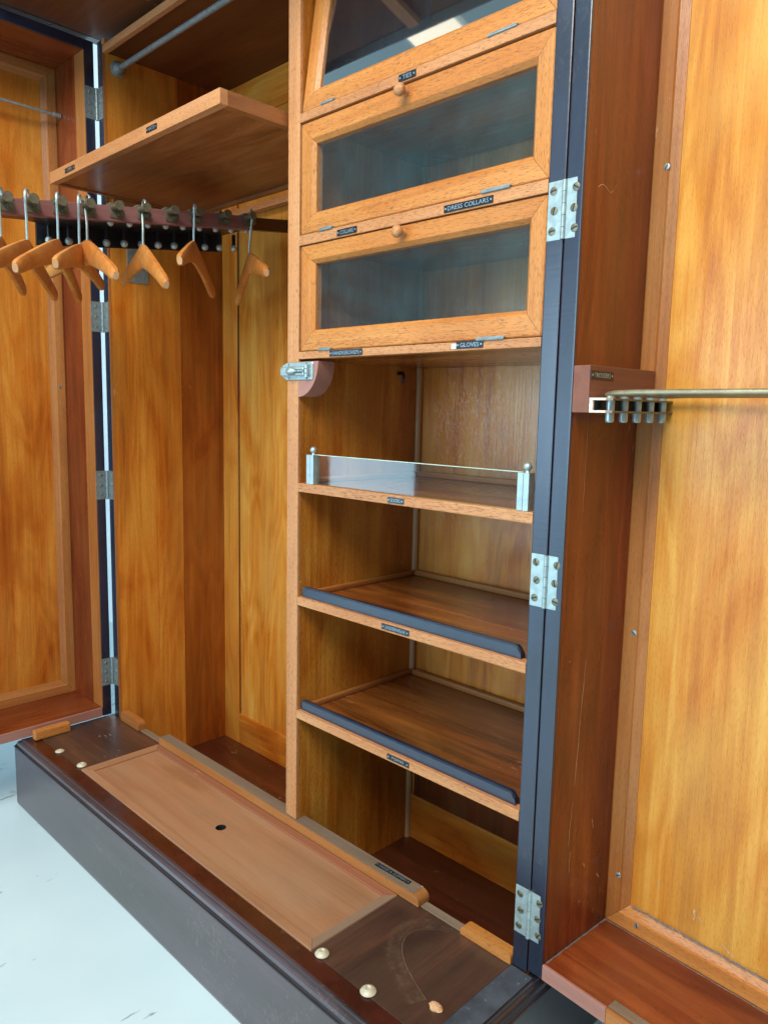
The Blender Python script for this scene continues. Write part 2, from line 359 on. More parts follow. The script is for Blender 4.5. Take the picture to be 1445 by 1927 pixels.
# ------------------------------------------------------------------ setting
def floor_mat():
    T = NT('painted_floor'); b = T.bsdf(); tc = T.n('ShaderNodeTexCoord')
    nz = T.n('ShaderNodeTexNoise', inp={'Scale': 2.2, 'Detail': 4, 'Roughness': .55}); T.l(tc.outputs['Object'], nz.inputs['Vector'])
    c = T.ramp(nz.outputs[0], [(.3, lin((192, 214, 220))), (.7, lin((206, 226, 230)))])
    def streak(rot, sx, sy, lo, hi, amt, colr, cc, sc=1.0):
        mp = T.n('ShaderNodeMapping'); mp.inputs['Rotation'].default_value = (0, 0, rot); mp.inputs['Scale'].default_value = (sx, sy, 1)
        T.l(tc.outputs['Object'], mp.inputs[0])
        n1 = T.n('ShaderNodeTexNoise', inp={'Scale': sc, 'Detail': 3, 'Roughness': .6}); T.l(mp.outputs[0], n1.inputs['Vector'])
        n2 = T.n('ShaderNodeTexNoise', inp={'Scale': 6.0, 'Detail': 2}); T.l(tc.outputs['Object'], n2.inputs['Vector'])
        mu = T.n('ShaderNodeMath', operation='MULTIPLY'); T.l(n1.outputs[0], mu.inputs[0]); T.l(n2.outputs[0], mu.inputs[1])
        f = T.ramp(mu.outputs[0], [(lo, (0, 0, 0)), (hi, (amt,)*3)])
        return T.mix(f, cc, lin(colr))
    c = streak(.5, 70, 14, .375, .40, .75, (132, 140, 136), c)
    c = streak(1.1, 60, 16, .385, .41, .7, (120, 126, 122), c)
    c = streak(-.3, 26, 22, .40, .44, .5, (150, 156, 150), c)
    T.l(c, b.inputs['Base Color']); b.inputs['Roughness'].default_value = .42
    return T.m
bm = bmesh.new(); vs = [bm.verts.new(p) for p in ((-14, -14, 0), (14, -14, 0), (14, 6, 0), (-14, 6, 0))]; bm.faces.new(vs)
tag(finish('floor', bm, floor_mat()), 'pale painted workshop floor with small scuffs', kind='structure')
M_wall = simple('white_wall', (226, 234, 238), .8, 0, 0, .05, 3)
bm = bmesh.new(); add_box(bm, -6, 5, .62, .74, .0, 3.2)
tag(finish('wall', bm, M_wall), 'white wall behind the wardrobe', kind='structure')
# ceiling seen mirrored in the tilted glass flap
M_beam = simple('white_ceiling_beam', (232, 240, 240), .6, 0, 0, .04, 4)
def emis(name, col, s):
    T = NT(name); o = T.n('ShaderNodeOutputMaterial'); e = T.n('ShaderNodeEmission'); e.inputs[0].default_value = col; e.inputs[1].default_value = s
    T.l(e.outputs[0], o.inputs[0]); return T.m
bm = bmesh.new(); add_box(bm, -3.2, 2.2, -.80, .62, 3.05, 3.15, 0); add_box(bm, -3.2, 2.2, -3.2, -1.90, 3.05, 3.15, 0)
tag(finish('ceiling', bm, [M_beam]), 'white workshop ceiling around a long glowing panel', kind='structure')
glow_empty = empty('glow_panel', None, (-.5, -1.35, 3.05)); tag(glow_empty, 'added glowing panel standing in for the lit white ceiling', 'glow panel')  # added glow panel, brightens the ceiling mirrored in the tilted flap
bm = bmesh.new(); add_box(bm, -2.7, 2.7, -.55, .55, .04, .06); finish('pane', bm, emis('ceiling_glow', (.46, .78, .92, 1), .85), glow_empty)
bm = bmesh.new(); add_box(bm, -2.7, 2.7, -.5495, -.535, -.01, .0395, 0); add_box(bm, -2.7, 2.7, .535, .5495, -.01, .0395, 0); finish('frame', bm, M_beam, glow_empty)  # trim round the added glow panel
lamp = empty('ceiling_light', None, (-1.325, -1.46, 3.04)); tag(lamp, 'rectangular ceiling light panel fixed under the glowing panel', 'ceiling light')
b_ = bmesh.new(); add_box(b_, -.135, .135, -.22, .22, -.03, 0, 0, .004); finish('housing', b_, M_beam, lamp)
b_ = bmesh.new(); add_box(b_, -.13, .13, -.215, .215, -.036, -.031, 0, 0); finish('diffuser', b_, emis('light_diffuser', (1, .95, .76, 1), 3.4), lamp)

# ------------------------------------------------------------------ wardrobe
XL, XO, XR, XRO, YB, W = -.6874, -.7114, .4788, .503, .3054, .4788
ZP, ZF, ZR, ZT = .158, .021, 1.696, 1.72
wd = empty('wardrobe', None, (0, 0, 0))
tag(wd, 'open antique fitted wardrobe with hanging space, glazed flaps and labelled shelves', 'wardrobe')

# --- side walls (each with black front edge)
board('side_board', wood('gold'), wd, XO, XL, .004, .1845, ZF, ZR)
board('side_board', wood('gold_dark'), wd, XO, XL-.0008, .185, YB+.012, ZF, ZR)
board('front_edge', M_black, wd, XO, XL-.0015, -.0005, .0045, ZP+.001, ZT, .0012)
board('edge_lipping', wood('bead'), wd, XL-.0014, XL+.0002, -.0002, .006, ZP+.001, ZR, .0004)
board('side_board', wood('olive'), wd, XR, XRO, .004, YB+.012, ZF, ZR)
board('front_edge', M_black, wd, XR, XRO-.0008, -.0005, .0045, ZP+.001, ZT, .0014)
# --- divider
board('divider', wood('olive'), wd, -.0293, 0, .006, YB-.001, ZF, ZR-.0003)
board('divider_edge', wood('oak'), wd, -.0296, .0003, -.0005, .0062, .1765, ZR, .0012)
# --- roof and cornice
board('roof_board', wood('roof', 'X'), wd, XO, XRO, .012, YB+.012, ZR, ZT-.004)
board('roof_lip', wood('oak', 'X'), wd, XL, -.030, -.0006, .0115, ZR-.003, ZR+.0125, .0012)
board('roof_lip', wood('oak', 'X'), wd, .0005, XR, -.0006, .0115, ZR-.003, ZR+.0125, .0012)
board('corner_block', wood('oak'), wd, XL+.0005, XL+.013, -.003, .0115, ZR+.013, ZR+.024, .002)
cn = bmesh.new()
add_box(cn, -.712, .504, -.2045, .34, 1.7285, 1.80, 0, .001); add_box(cn, -.741, .533, -.232, -.2047, 1.7282, 1.83, 1, .002); add_box(cn, -.741, -.7122, -.2046, .35, 1.7282, 1.83, 1, .002); add_box(cn, .5042, .533, -.2046, .35, 1.7282, 1.83, 1, .002)
finish('cornice', cn, [wood('roof', 'X'), M_ebony], wd)
board('stop_batten', wood('oak', 'Y'), wd, -.046, -.020, -.2035, -.06, 1.716, 1.7283)
# --- back: left bay
def bay_back(x0, x1, sl, sr, brail, trail, panel, railmat):
    board('back_panel', panel, wd, x0+.002, x1-.002, YB+.005, YB+.011, ZF, ZR)
    if sl: board('back_stile', wood('gold'), wd, x0, x0+sl, YB, YB+.0048, ZF, ZR, .0012)
    if sr: board('back_stile', wood('gold'), wd, x1-sr, x1, YB, YB+.0048, ZF, ZR, .0012)
    board('back_rail', railmat, wd, x0+sl+.0006, x1-sr-.0006, YB+.0001, YB+.0048, ZF, brail, .0015)
    board('back_rail', railmat, wd, x0+sl+.0006, x1-sr-.0006, YB+.0001, YB+.0048, trail, ZR, .0015)
bay_back(XL, -.0295, .0645, .06, .1045, 1.612, wood('amber'), wood('gold', 'X'))
board('back_groove', M_slot, wd, -.6226, -.6198, YB+.0044, YB+.0053, .106, 1.61, 0)
bay_back(0, XR, 0.0, 0.0, .118, 1.60, wood('bay_gold'), wood('gold', 'X'))
bm = bmesh.new(); add_prism(bm, [(.0003, YB-.0002), (.008, YB-.0002), (.0076, YB-.003), (.006, YB-.006), (.003, YB-.0076), (.0003, YB-.008)], lambda a, b, d: (a, b, d), ZF, ZR-.001)
finish('corner_bead', bm, wood('pale'), wd)
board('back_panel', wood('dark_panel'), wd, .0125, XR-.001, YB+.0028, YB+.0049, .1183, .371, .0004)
# --- floor of carcass, threshold
board('bottom_board', wood('redbrown', 'X'), wd, XO, XRO, .016, YB+.012, .004, ZF)
board('threshold', wood('redbrown', 'X'), wd, XL+.0005, XR-.0005, .0015, .0158, .004, ZP-.0012)
board('threshold_cap', wood('dusty', 'X'), wd, XL+.0008, XR-.0008, .0008, .0165, ZP-.0011, ZP+.0012, .0006)

# --- hat shelf pulled out
hs = empty('hat_shelf', wd, (0, 0, 0))
board('shelf_board', wood('underside', 'X'), hs, -.678, -.0365, -.113, .211, 1.3905, 1.4095)
board('front_lip', wood('oak', 'X'), hs, -.679, -.036, -.1285, -.1135, 1.387, 1.4105, .001)
board('side_lip', wood('underside', 'Y'), hs, -.0498, -.036, -.1131, .211, 1.387, 1.4107)
board('side_lip', wood('underside', 'Y'), hs, -.679, -.667, -.1131, .211, 1.387, 1.4107)
board('back_lip', wood('underside', 'X'), hs, -.6668, -.0499, .2114, .223, 1.384, 1.4107)
name_plate('HATS', hs, .036, .0095, mat_front(-.245, -.1286, 1.399))
name_plate('CAPS', hs, .046, .0095, mat_front(-.578, -.1286, 1.3975))
board('shelf_runner', wood('bead', 'Y'), wd, XL+.0004, XL+.014, .01, YB-.02, 1.372, 1.3862)
board('shelf_runner', wood('bead', 'Y'), wd, -.044, -.0298, .01, YB-.02, 1.372, 1.3862)
board('shelf_batten', wood('oak', 'X'), wd, -.672, -.045, .2865, YB-.0005, 1.388, 1.404, .001)
# --- hanging rod with flange
rod = bmesh.new(); add_cyl(rod, (0, 0, 0), (.656, 0, 0), .0062, n=14)
rodo = finish('hanging_rod', rod, M_nickel_dull, wd, (XL+.001, .034, 1.668), True)
fl = bmesh.new(); add_lathe(fl, (0, 0, 0), (1, 0, 0), [(0, .017), (.003, .017), (.005, .013), (.014, .0095), (.02, .0085)], 22)
finish('flange', fl, M_nickel_dull, rodo, (0, 0, 0), True)

# --- right bay shelves behind flaps
def small_board(z0, z1):
    board('shelf_board', wood('shelf', 'X'), wd, .0006, XR-.0006, .0155, YB-.0006, z0+.0004, z1-.001)
    return board('shelf_lip', wood('oak', 'X'), wd, .0004, XR-.0004, -.0008, .0152, z0, z1, .0009)
lips = {}
for z0, z1 in ((1.0066, 1.0186), (1.1912, 1.2072), (1.3838, 1.3978)): lips[z0] = small_board(z0, z1)
PW = {1.0066: [('HANDKERCHIEFS', .1185, .076, -.0005), ('GLOVES', .366, .046, .003)], 1.1912: [('COLLARS', .1175, .045, 0), ('DRESS COLLARS', .355, .083, 0)], 1.3838: [('TIES', .2385, .033, 0)]}
for z0, l in PW.items():
    for t, x, w, dz in l:
        name_plate(t, wd, w, .0098, mat_front(x, -.0009, z0+.0066+dz*.3))
board('paper_patch', simple('worn_paper', (206, 216, 214), .7, 0, 0, .2, 200), wd, .334, .3435, -.0012, -.0007, 1.0095, 1.0165, 0)

# --- glazed flaps
def flap(z0, z1, gz0, gz1, hx, hy, hz, tilt, knobx, gm=None):
    fl = empty('glazed_flap', wd, (0, hy, z0), (-tilt, 0, 0))
    f = lambda a, b, d: (a, d, b)
    outer = (.0035, W-.0012, .0006, z1-z0); inner = (.0355, .4500, (gz0-z0)/.8, gz1-z0)
    prof = [(0, .0012), (.05, .0), (.80, .0), (1.0, .0055), (1.0, .018), (0, .018)]
    mitre_frame(fl, outer, inner, f, prof, (wood('oak_gold', 'X'), wood('oak_gold', 'Z')), ('frame_rail', 'frame_stile'))
    b2 = bmesh.new(); c = ((inner[0]+inner[1])/2, .0095, (inner[2]+inner[3])/2)
    add_box(b2, inner[0]-.003-c[0], inner[1]+.003-c[0], -.0015, .0015, inner[2]-.003-c[2], inner[3]+.003-c[2])
    finish('glass_pane', b2, gm or M_glass, fl, c)
    if knobx:
        k = bmesh.new(); add_lathe(k, (0, 0, 0), (0, -1, 0), [(0, .0052), (.003, .0048), (.006, .004), (.009, .0058), (.012, .0085), (.016, .0092), (.0195, .0078), (.0218, .0042), (.0223, .0008)], 20)
        finish('knob', k, wood('oak'), fl, (knobx, 0, z1-z0-.0115), True)
    for xh, w in ((.068, .03), (.40, .045)):
        h = bmesh.new(); add_box(h, -w/2, w/2, -.0022, .0012, -.0006, .0034, 0, .0006); add_cyl(h, (-w/2, -.0026, 0), (w/2, -.0026, 0), .0018, n=8)
        finish('flap_hinge', h, M_nickel_dull, fl, (xh, 0, .0006))
    return fl
flap(1.0192, 1.1893, 1.0466, 1.1600, 0, .0008, 0, 0, .238)
flap(1.2080, 1.3805, 1.2340, 1.3470, 0, .0008, 0, 0, .2365)
flap(1.3984, 1.625, 1.4262, 1.595, 0, .0015, 0, R(8), 0, M_mirror)

# --- tray shelves
def tray(z0, z1):
    s = empty('tray_shelf', wd)
    board('shelf_board', wood('shelf', 'X'), s, .0008, XR-.0008, .0156, YB-.0008, z0+.002, z1-.0014)
    board('front_lip', wood('oak', 'X'), s, .0005, XR-.0006, -.0006, .0153, z0, z1, .0012)
    board('edge_bead', wood('bead', 'X'), s, .011, XR-.001, YB-.0122, YB-.001, z1-.0014, z1+.0095, .003)
    board('edge_bead', wood('bead', 'Y'), s, .0009, .0108, .018, YB-.001, z1-.0014, z1+.0085, .003)
    return s
s1 = tray(.7815, .7965); s2 = tray(.5805, .5955); s3 = tray(.3715, .3870)
name_plate('SOCKS', s1, .034, .0085, mat_front(.2345, -.0008, .7885))
name_plate('UNDERWEAR', s2, .058, .0092, mat_front(.2398, -.0008, .5885))
name_plate('PYJAMAS', s3, .047, .0088, mat_front(.2522, -.0008, .3795))
# glass front of the sock tray
for x in (.0298, .4600):
    p = bmesh.new()
    for dx in (-.0046, .0046): add_box(p, dx-.0044, dx+.0044, -.0068, .0068, 0, .0500, 0, .0007)
    add_box(p, -.0085, .0085, -.0058, .0062, .0005, .0495, 0)
    add_lathe(p, (0.002, 0, .0500), (0, 0, 1), [(0, .0036), (.002, .0026), (.0035, .0034), (.006, .0056), (.0085, .006), (.011, .005), (.013, .003), (.0138, .0005)], 16)
    finish('glass_post', p, M_nickel, s1, (x, .0078, .7967))
g = bmesh.new(); add_box(g, -.2108, .2108, -.0014, .0014, 0, .049)
finish('glass_front', g, M_clear, s1, (.2449, .0095, .7972))
g = bmesh.new(); add_box(g, -.2108, .2108, -.0016, .0016, 0, .0011)
finish('glass_edge', g, simple('glass_edge', (178, 196, 176), .25, 0, .5, .2, 60), s1, (.2449, .0095, .84635))
# black front rails
def black_rail(s, z, x0, x1):
    bm = bmesh.new(); n = 7; h = .0175
    pl = [(x0, 0), (x1, 0)]+[(x1-(.011*(1-math.cos(t))), h*math.sin(t)*1.0) for t in [math.pi/2*i/n for i in range(1, n+1)]]+[(x0+(.004*(1-math.cos(t))), h*math.sin(t)) for t in [math.pi/2*i/n for i in range(n, 0, -1)]]
    add_prism(bm, pl, XZ, 0, .0105)
    bmesh.ops.bevel(bm, geom=[e for e in bm.edges if abs(e.verts[0].co.y-e.verts[1].co.y) < 1e-6 and min(e.verts[0].co.z, e.verts[1].co.z) > .002], offset=.0016, segments=2, affect='EDGES')
    finish('front_rail', bm, M_navy, s, (0, .0066, z), False)
black_rail(s2, .5957, .0052, .4655); black_rail(s3, .3872, .0032, .4670)

# --- corner block and door bolt on the divider
bm = bmesh.new(); n = 14; rx, rz = .0515, .0585
pl = [(0.0004, 0)]+[(0.0004+rx*math.cos(t), -rz*math.sin(t)) for t in [math.pi/2*i/n for i in range(n+1)]]
add_prism(bm, pl, XZ, 0, .036); q = finish('bolt_block', bm, wood('mahog_matt', 'X'), wd, (0, -.001, 1.0022), False)
bt = empty('door_bolt', wd, (-.004, -.0012, .9865))
bm = bmesh.new()
pl = [(.0425, -.0148), (.0445, -.012), (.0445, .012), (.0425, .0148), (-.024, .0148), (-.035, .011), (-.0425, .005), (-.0428, -.004), (-.036, -.010), (-.024, -.0148)]
add_prism(bm, pl, XZ, -.0018, 0); bmesh.ops.bevel(bm, geom=[e for e in bm.edges if e.verts[0].co.y < -.001 and e.verts[1].co.y < -.001], offset=.0008, segments=1, affect='EDGES')
finish('bolt_plate', bm, M_nickel, bt)
bm = bmesh.new(); add_box(bm, -.036, .026, -.0062, -.0018, -.0078, .0078, 0, .0018); add_box(bm, .001, .021, -.0066, -.0060, -.0030, .0030, 1)
finish('bolt_case', bm, [M_nickel, M_slot], bt)
bm = bmesh.new(); add_cyl(bm, (.014, -.0085, 0), (.028, -.0085, 0), .0022, n=10); add_lathe(bm, (.012, -.0085, 0), (-1, 0, 0), [(0, .0022), (.006, .0022), (.009, .004), (.013, .0066), (.018, .0072), (.023, .006), (.026, .003), (.0268, .0005)], 16)
finish('bolt_knob', bm, M_nickel, bt, smooth=True)
bm = bmesh.new()
for k in range(3): add_cyl(bm, (.0325, -.0045, -.0105+.0072*k), (.0325, -.0045, -.0045+.0072*k), .0042, n=12)
finish('bolt_keep', bm, M_nickel, bt, smooth=True)
for x, z in ((-.018, .0112), (.029, .0115), (-.018, -.0112), (.029, -.0115)): screw(bt, (x, -.0018, z), (0, -1, 0), .0020)
bm = bmesh.new(); add_cyl(bm, (0, 0, 0), (.012, 0, 0), .0035, n=10); add_tube(bm, [(.011, 0, 0), (.014, 0, -.004), (.014, 0, -.014), (.011, 0, -.018)], .003)
finish('catch', bm, M_iron, wd, (.0003, .245, .995), True)

# --- garment rail pulled out of the left bay, sagging a little
def zr(y): return 1.278+.127*y
gr = empty('garment_rail', wd)
def sloped(name, mat, x0, x1, y0, y1, h0, h1, bev=.001, parent=None):
    yc = (y0+y1)/2; zc = zr(yc); c = Vector(((x0+x1)/2, yc, zc))
    b3 = bmesh.new(); v = add_box(b3, x0-c.x, x1-c.x, y0-yc, y1-yc, h0, h1, 0, bev)
    for q in b3.verts: q.co.z += .127*q.co.y
    return finish(name, b3, mat, parent or gr, c)
sloped('front_bar', wood('rail_pink', 'Y'), -.374, -.36, -.62, .168, 0, .0275)
sloped('shaded_bar', wood('redbrown', 'Y'), -.374, -.361, .1685, YB-.001, 0, .026)  # same rail running on, its shade put into the darker wood
b3 = bmesh.new()
sof = [(-.3745, -.62), (-.3745, .165), (-.480, .165), (-.480, -.21), (-.425, -.28), (-.3755, -.55)]
add_prism(b3, sof, lambda a, b, d: (a, b, d+.127*b), 1.278+.004, 1.278+.016); finish('slide_plate', b3, M_iron, gr)
sloped('track', M_iron, -.487, -.4805, -.238, .165, -.030, .014, .0008)
for i in range(12):
    y = -.222+.0372*i
    b3 = bmesh.new(); add_cyl(b3, (0, 0, 0), (0, 0, .026), .0042, n=10, mi=1); add_ball(b3, (0, 0, -.002), .0074, 0, 8)
    finish('stud', b3, [M_stud, M_iron], gr, (-.463, y, zr(y)-.0215), True)
for i in range(9):
    y = -.137+.0382*i
    b3 = bmesh.new(); add_cyl(b3, (0, 0, 0), (0, 0, .010), .0042, n=10, mi=1); add_ball(b3, (0, 0, -.001), .0062, 0, 8)
    finish('stud', b3, [M_stud, M_iron], gr, (-.390, y, zr(y)+.003), True)
PEGY = [-.3396, -.2975, -.2499, -.1998, -.1459, -.0922, -.0335, .0204, .086, .1476]
for i, y in enumerate(PEGY):
    b3 = bmesh.new()
    add_cyl(b3, (-.002, 0, .010), (.024, 0, .010), .0058, n=12); add_cyl(b3, (.024, 0, .010), (.028, 0, .010), .0085, n=12)
    add_cyl(b3, (-.0005, .012, .001), (.009, .012, .001), .0068, n=6); add_cyl(b3, (.009, .012, .001), (.014, .012, .001), .0042, n=10)
    add_box(b3, -.0004, .002, -.006, .018, -.008, .016, 0, .0008); add_box(b3, -.016, .002, -.005, .005, .015, .0185, 0, .0008)
    finish('rail_hook', b3, M_brass, gr, (-.36, y, zr(y)+.0135), True)
# wall bracket of the rail
board('rail_bracket', M_nickel_dull, wd, XL+.0003, XL+.0026, .046, .098, 1.209, 1.30, .0006)
board('rail_bracket', M_nickel_dull, wd, XL+.0003, XL+.0026, .034, .098, 1.374, 1.3865, .0006)
for y, z in ((.058, 1.284), (.086, 1.284), (.056, 1.222), (.088, 1.222)): screw(wd, (XL+.0026, y, z), (1, 0, 0), .0028)

# --- butt hinges
def hinge(z, parent, gapx=.0005, xc=.5027):
    h = empty('hinge', parent, (xc, -.0006, z))
    for s in (-1, 1):
        b4 = bmesh.new(); add_box(b4, min(s*.0024, s*.0226), max(s*.0024, s*.0226), -.0011, 0, -.0345, .0345, 0, .0003); finish('hinge_leaf', b4, M_nickel, h)
    b4 = bmesh.new()
    for k in range(5): add_cyl(b4, (0, -.0012, -.0343+.01375*k), (0, -.0012, -.0343+.01375*k+.0132), .0032, n=12)
    finish('hinge_knuckle', b4, M_nickel, h, smooth=True)
    for s in (-1, 1):
        for k in (-1, 0, 1): screw(h, (s*.0135+s*.002*(k % 2), -.0011, k*.0235), (0, -1, 0), .0044, mat=M_brass)
    return h
for z in (1.1672, .7098, .2470): hinge(z, wd)

# ------------------------------------------------------------------ doors (box doors)
def door_box(d, sgn, width):
    """local: hinge at x=0, opens along sgn*x, depth +y ; sgn=-1 mirrored"""
    X = lambda a, b: (min(sgn*a, sgn*b), max(sgn*a, sgn*b))
    z0, z1, dep, t = .1645, 1.7195, .1545, .0236
    def B(name, mat, a, b_, y0, y1, za, zb, bev=.001):
        x0, x1 = X(a, b_); return board(name, mat, d, x0, x1, y0, y1, za, zb, bev)
    B('front_edge', M_black, 0.0008, t-(.0012 if sgn < 0 else -.0001), -.0005, .0042, z0, z1, .0014)
    if sgn < 0: B('edge_lipping', wood('bead'), t-.0011, t+.0007, -.0003, .046, z0+.022, z1-.022, .0004)
    B('hinge_stile', wood('mahogany'), .0006, t, .0044, dep+.03, z0, z1)
    B('outer_stile', wood('mahogany'), width-t, width, 0, dep+.03, z0, z1)
    B('door_bottom', wood('mahogany', 'X'), t+.0003, width-t-.0003, .0046, dep+.03, z0, z0+.0215)
    B('bottom_edge', wood('mahog_matt', 'X'), t+.0003, (.1215 if sgn > 0 else width-t-.0003), -.0003, .0044, z0, z0+.0217)
    B('top_edge', M_black, t+.0003, width-t-.0003, -.0005, .0042, z1-.0215, z1, .0014)
    B('door_top', wood('mahogany', 'X'), t+.0003, width-t-.0003, .0045, dep+.03, z1-.0215, z1)
    f = lambda a, b_, dd: (sgn*a, dd, b_)
    outer = (t+.0002, width-t-.0002, z0+.0217, z1-.0217); w = .034
    inner = (outer[0]+w, outer[1]-w, outer[2]+w+.002, outer[3]-w)
    prof = [(0, dep-.004), (.06, dep-.005), (.62, dep-.005), (.66, dep-.002), (1.0, dep+.0035), (1.0, dep+.02), (0, dep+.02)]
    mitre_frame(d, outer, inner, f, prof, (wood('oak_gold' if sgn > 0 else 'bead', 'X'), wood('bead', 'Z')), ('panel_bead', 'panel_bead'))
    x0, x1 = X(inner[0]-.004, inner[1]+.004)
    board('door_panel', wood('amber' if sgn > 0 else 'gold'), d, x0, x1, dep+.0045, dep+.0115, inner[2]-.004, inner[3]+.004)
    B('outer_panel', M_ebony, .001, width-.001, dep+.0302, dep+.036, z0+.001, z1-.001)
    return dep
dr = empty('door', wd, (.5035, 0, 0), (0, 0, -.0753))
dep = door_box(dr, 1, .606)
# front lip block on the right door
board('lip_block', wood('bead', 'X'), dr, .122, .26, -.0006, .0042, .1645, .1865, .001)
board('lip_block', wood('dusty', 'X'), dr, .122, .26, .0044, .020, .1862, .1875, .0006)
for x, z in ((.0437, 1.239), (.0405, .6246), (.0410, .2635)): screw(dr, (x, dep-.005, z), (0, -1, 0), .0036, mat=M_nickel)
screw(dr, (.0745, dep-.0045, .2030), (0, -1, 0), .0036)
# trouser rack
M_rodm = simple('worn_plated_rod', (152, 142, 114), .36, .6, .1, .2, 60, .1, ((118, 104, 78), .6))
board('rack_block', wood('block_brown', 'Y'), dr, .0238, .0472, .0003, .1495, .9255, .982)
name_plate('TROUSERS', dr, .048, .0098, Matrix.Translation((.0473, .0255, .9705)) @ Matrix.Rotation(R(90), 4, 'Z') @ Matrix.Rotation(R(90), 4, 'X'))
ch = bmesh.new()
add_box(ch, 0, .0035, 0, .17, -.0085, .0085, 2); add_box(ch, 0, .022, 0, .17, .0062, .0085, 0, .0005); add_box(ch, 0, .022, 0, .17, -.0085, -.0062, 0, .0005)
add_box(ch, -.0002, .0223, -.0012, .014, .0060, .0088, 1, .0004); add_box(ch, -.0002, .0223, -.0012, .014, -.0088, -.0060, 1, .0004); add_box(ch, -.0002, .0045, -.0014, .002, -.0088, .0088, 1, .0004)
o_ = finish('rack_channel', ch, [M_brass, M_chip, M_iron], dr, (.0475, .003, .9345))
for i in range(5):
    y = .0265+.0290*i; x = .0605+.0008*i
    b5 = bmesh.new(); add_cyl(b5, (0, 0, -.0215), (0, 0, .0085), .0053, n=14); add_cyl(b5, (0, 0, -.0232), (0, 0, -.0215), .0042, .0053, n=14)
    finish('rack_pin', b5, M_nickel, dr, (x, y, .9375), True)
    b5 = bmesh.new(); a = R(3-1.5*i); L = .46
    pts = [(-.007, 0, .0095), (-.003, 0, .0108), (.006, 0, .0118), (.035, 0, .0126)]+[(.035+(L-.035)*t*math.cos(a), (L-.035)*t*math.sin(a), .0128-.0003*t) for t in (.33, .66, 1)]
    add_tube(b5, pts, [.0020, .0030, .0036, .0037, .0037, .0037, .0037], 10, 0, 1.0, (0, 1, 0)); finish('trouser_rod', b5, M_rodm, dr, (x, y, .9375), True)
M_scr = simple('scratch_white', (190, 150, 112), .6, 0, 0, .4, 400)
def scratch(parent, pts, w, nrm, name='scratch'):
    b0 = bmesh.new(); nrm = Vector(nrm); prev = None; pts = [Vector(p) for p in pts]; c0 = pts[0].copy()
    for i, p in enumerate(pts):
        t = (pts[min(i+1, len(pts)-1)]-pts[max(i-1, 0)]).normalized(); sd = t.cross(nrm)*w*(.4+random.random())*.5
        a = [b0.verts.new(p+sd-c0), b0.verts.new(p-sd-c0)]
        if prev: b0.faces.new((prev[0], prev[1], a[1], a[0]))
        prev = a
    return finish(name, b0, M_scr, parent, c0)
def jag(p0, p1, n, amp, ax):
    p0, p1 = Vector(p0), Vector(p1); return [p0.lerp(p1, i/n)+Vector(ax)*(random.random()-.5)*amp for i in range(n+1)]
xs_ = .0239
for (y0, z0), (y1, z1), w in (((.062, .60), (.052, .425), .0011), ((.05, .40), (.045, .34), .0009), ((.036, .93), (.036, .80), .0007), ((.05, .33), (.05, .30), .0014), ((.10, .36), (.104, .345), .0015), ((.085, .30), (.088, .293), .0018), ((.12, .27), (.126, .262), .0016)):
    scratch(dr, jag((xs_, y0, z0), (xs_, y1, z1), 9, .0016, (0, 1, 0)), w, (1, 0, 0))
scratch(dr, [(xs_, .030+.004*k, 1.194+.005*math.sin(k*.62)+.012*(k/10)**3) for k in range(11)], .0007, (1, 0, 0))
for (x0, z0), (x1, z1), w in (((.152, .265), (.150, .250), .0020), ((.158, .258), (.163, .252), .0018), ((.19, .238), (.205, .226), .0018), ((.206, .226), (.215, .222), .0016), ((.098, .283), (.098, .272), .0018), ((.235, .232), (.24, .229), .0018)):
    scratch(dr, jag((x0, dep+.0043, z0), (x1, dep+.0043, z1), 4, .003, (1, 0, 0)), w, (0, -1, 0))
# dust in the corner of the door floor
def dust(name, p0, p1, w, parent, nrm=(0, 0, 1), side=(1, 0, 0)):
    b6 = bmesh.new(); p0, p1 = Vector(p0), Vector(p1); n = 160; side = Vector(side); prev = None; ph = random.random()*9
    for i in range(n+1):
        p = p0.lerp(p1, i/n); ww = w*(.35+.4*abs(math.sin(i*.13+ph))+random.random()*.35); hh = w*(.3+random.random()*.5)
        a = [b6.verts.new(p), b6.verts.new(p+side*ww*.5+Vector(nrm)*hh*.45), b6.verts.new(p+side*ww)]
        if prev:
            for q in (0, 1): b6.faces.new((prev[q], prev[q+1], a[q+1], a[q]))
        prev = a
    o = finish(name, b6, M_dust, parent); o['kind'] = 'stuff'; return o
dust('dust_line', (.0240, .006, .1863), (.0240, dep-.005, .1863), .0034, dr)
dust('dust_line', (.024, dep-.0052, .1863), (.30, dep-.0052, .1863), .0022, dr, side=(0, -1, 0))
dust('dust_line', (.062, dep+.002, .2245), (.40, dep+.002, .2245), .0045, dr, side=(0, -1, 0))
dl = empty('door', wd, (-.7136, -.0075, 0), (0, 0, R(90)))
door_box(dl, -1, .604)
b7 = bmesh.new(); add_cyl(b7, (-.03, 0, 0), (-.56, 0, 0), .0032, n=10); add_cyl(b7, (-.026, 0, 0), (-.042, 0, 0), .0055, n=10)
finish('tie_rod', b7, M_nickel, dl, (0, .125, 1.588), True)
screw(dl, (-.0385, dep-.005, .965), (0, -1, 0), .0034)
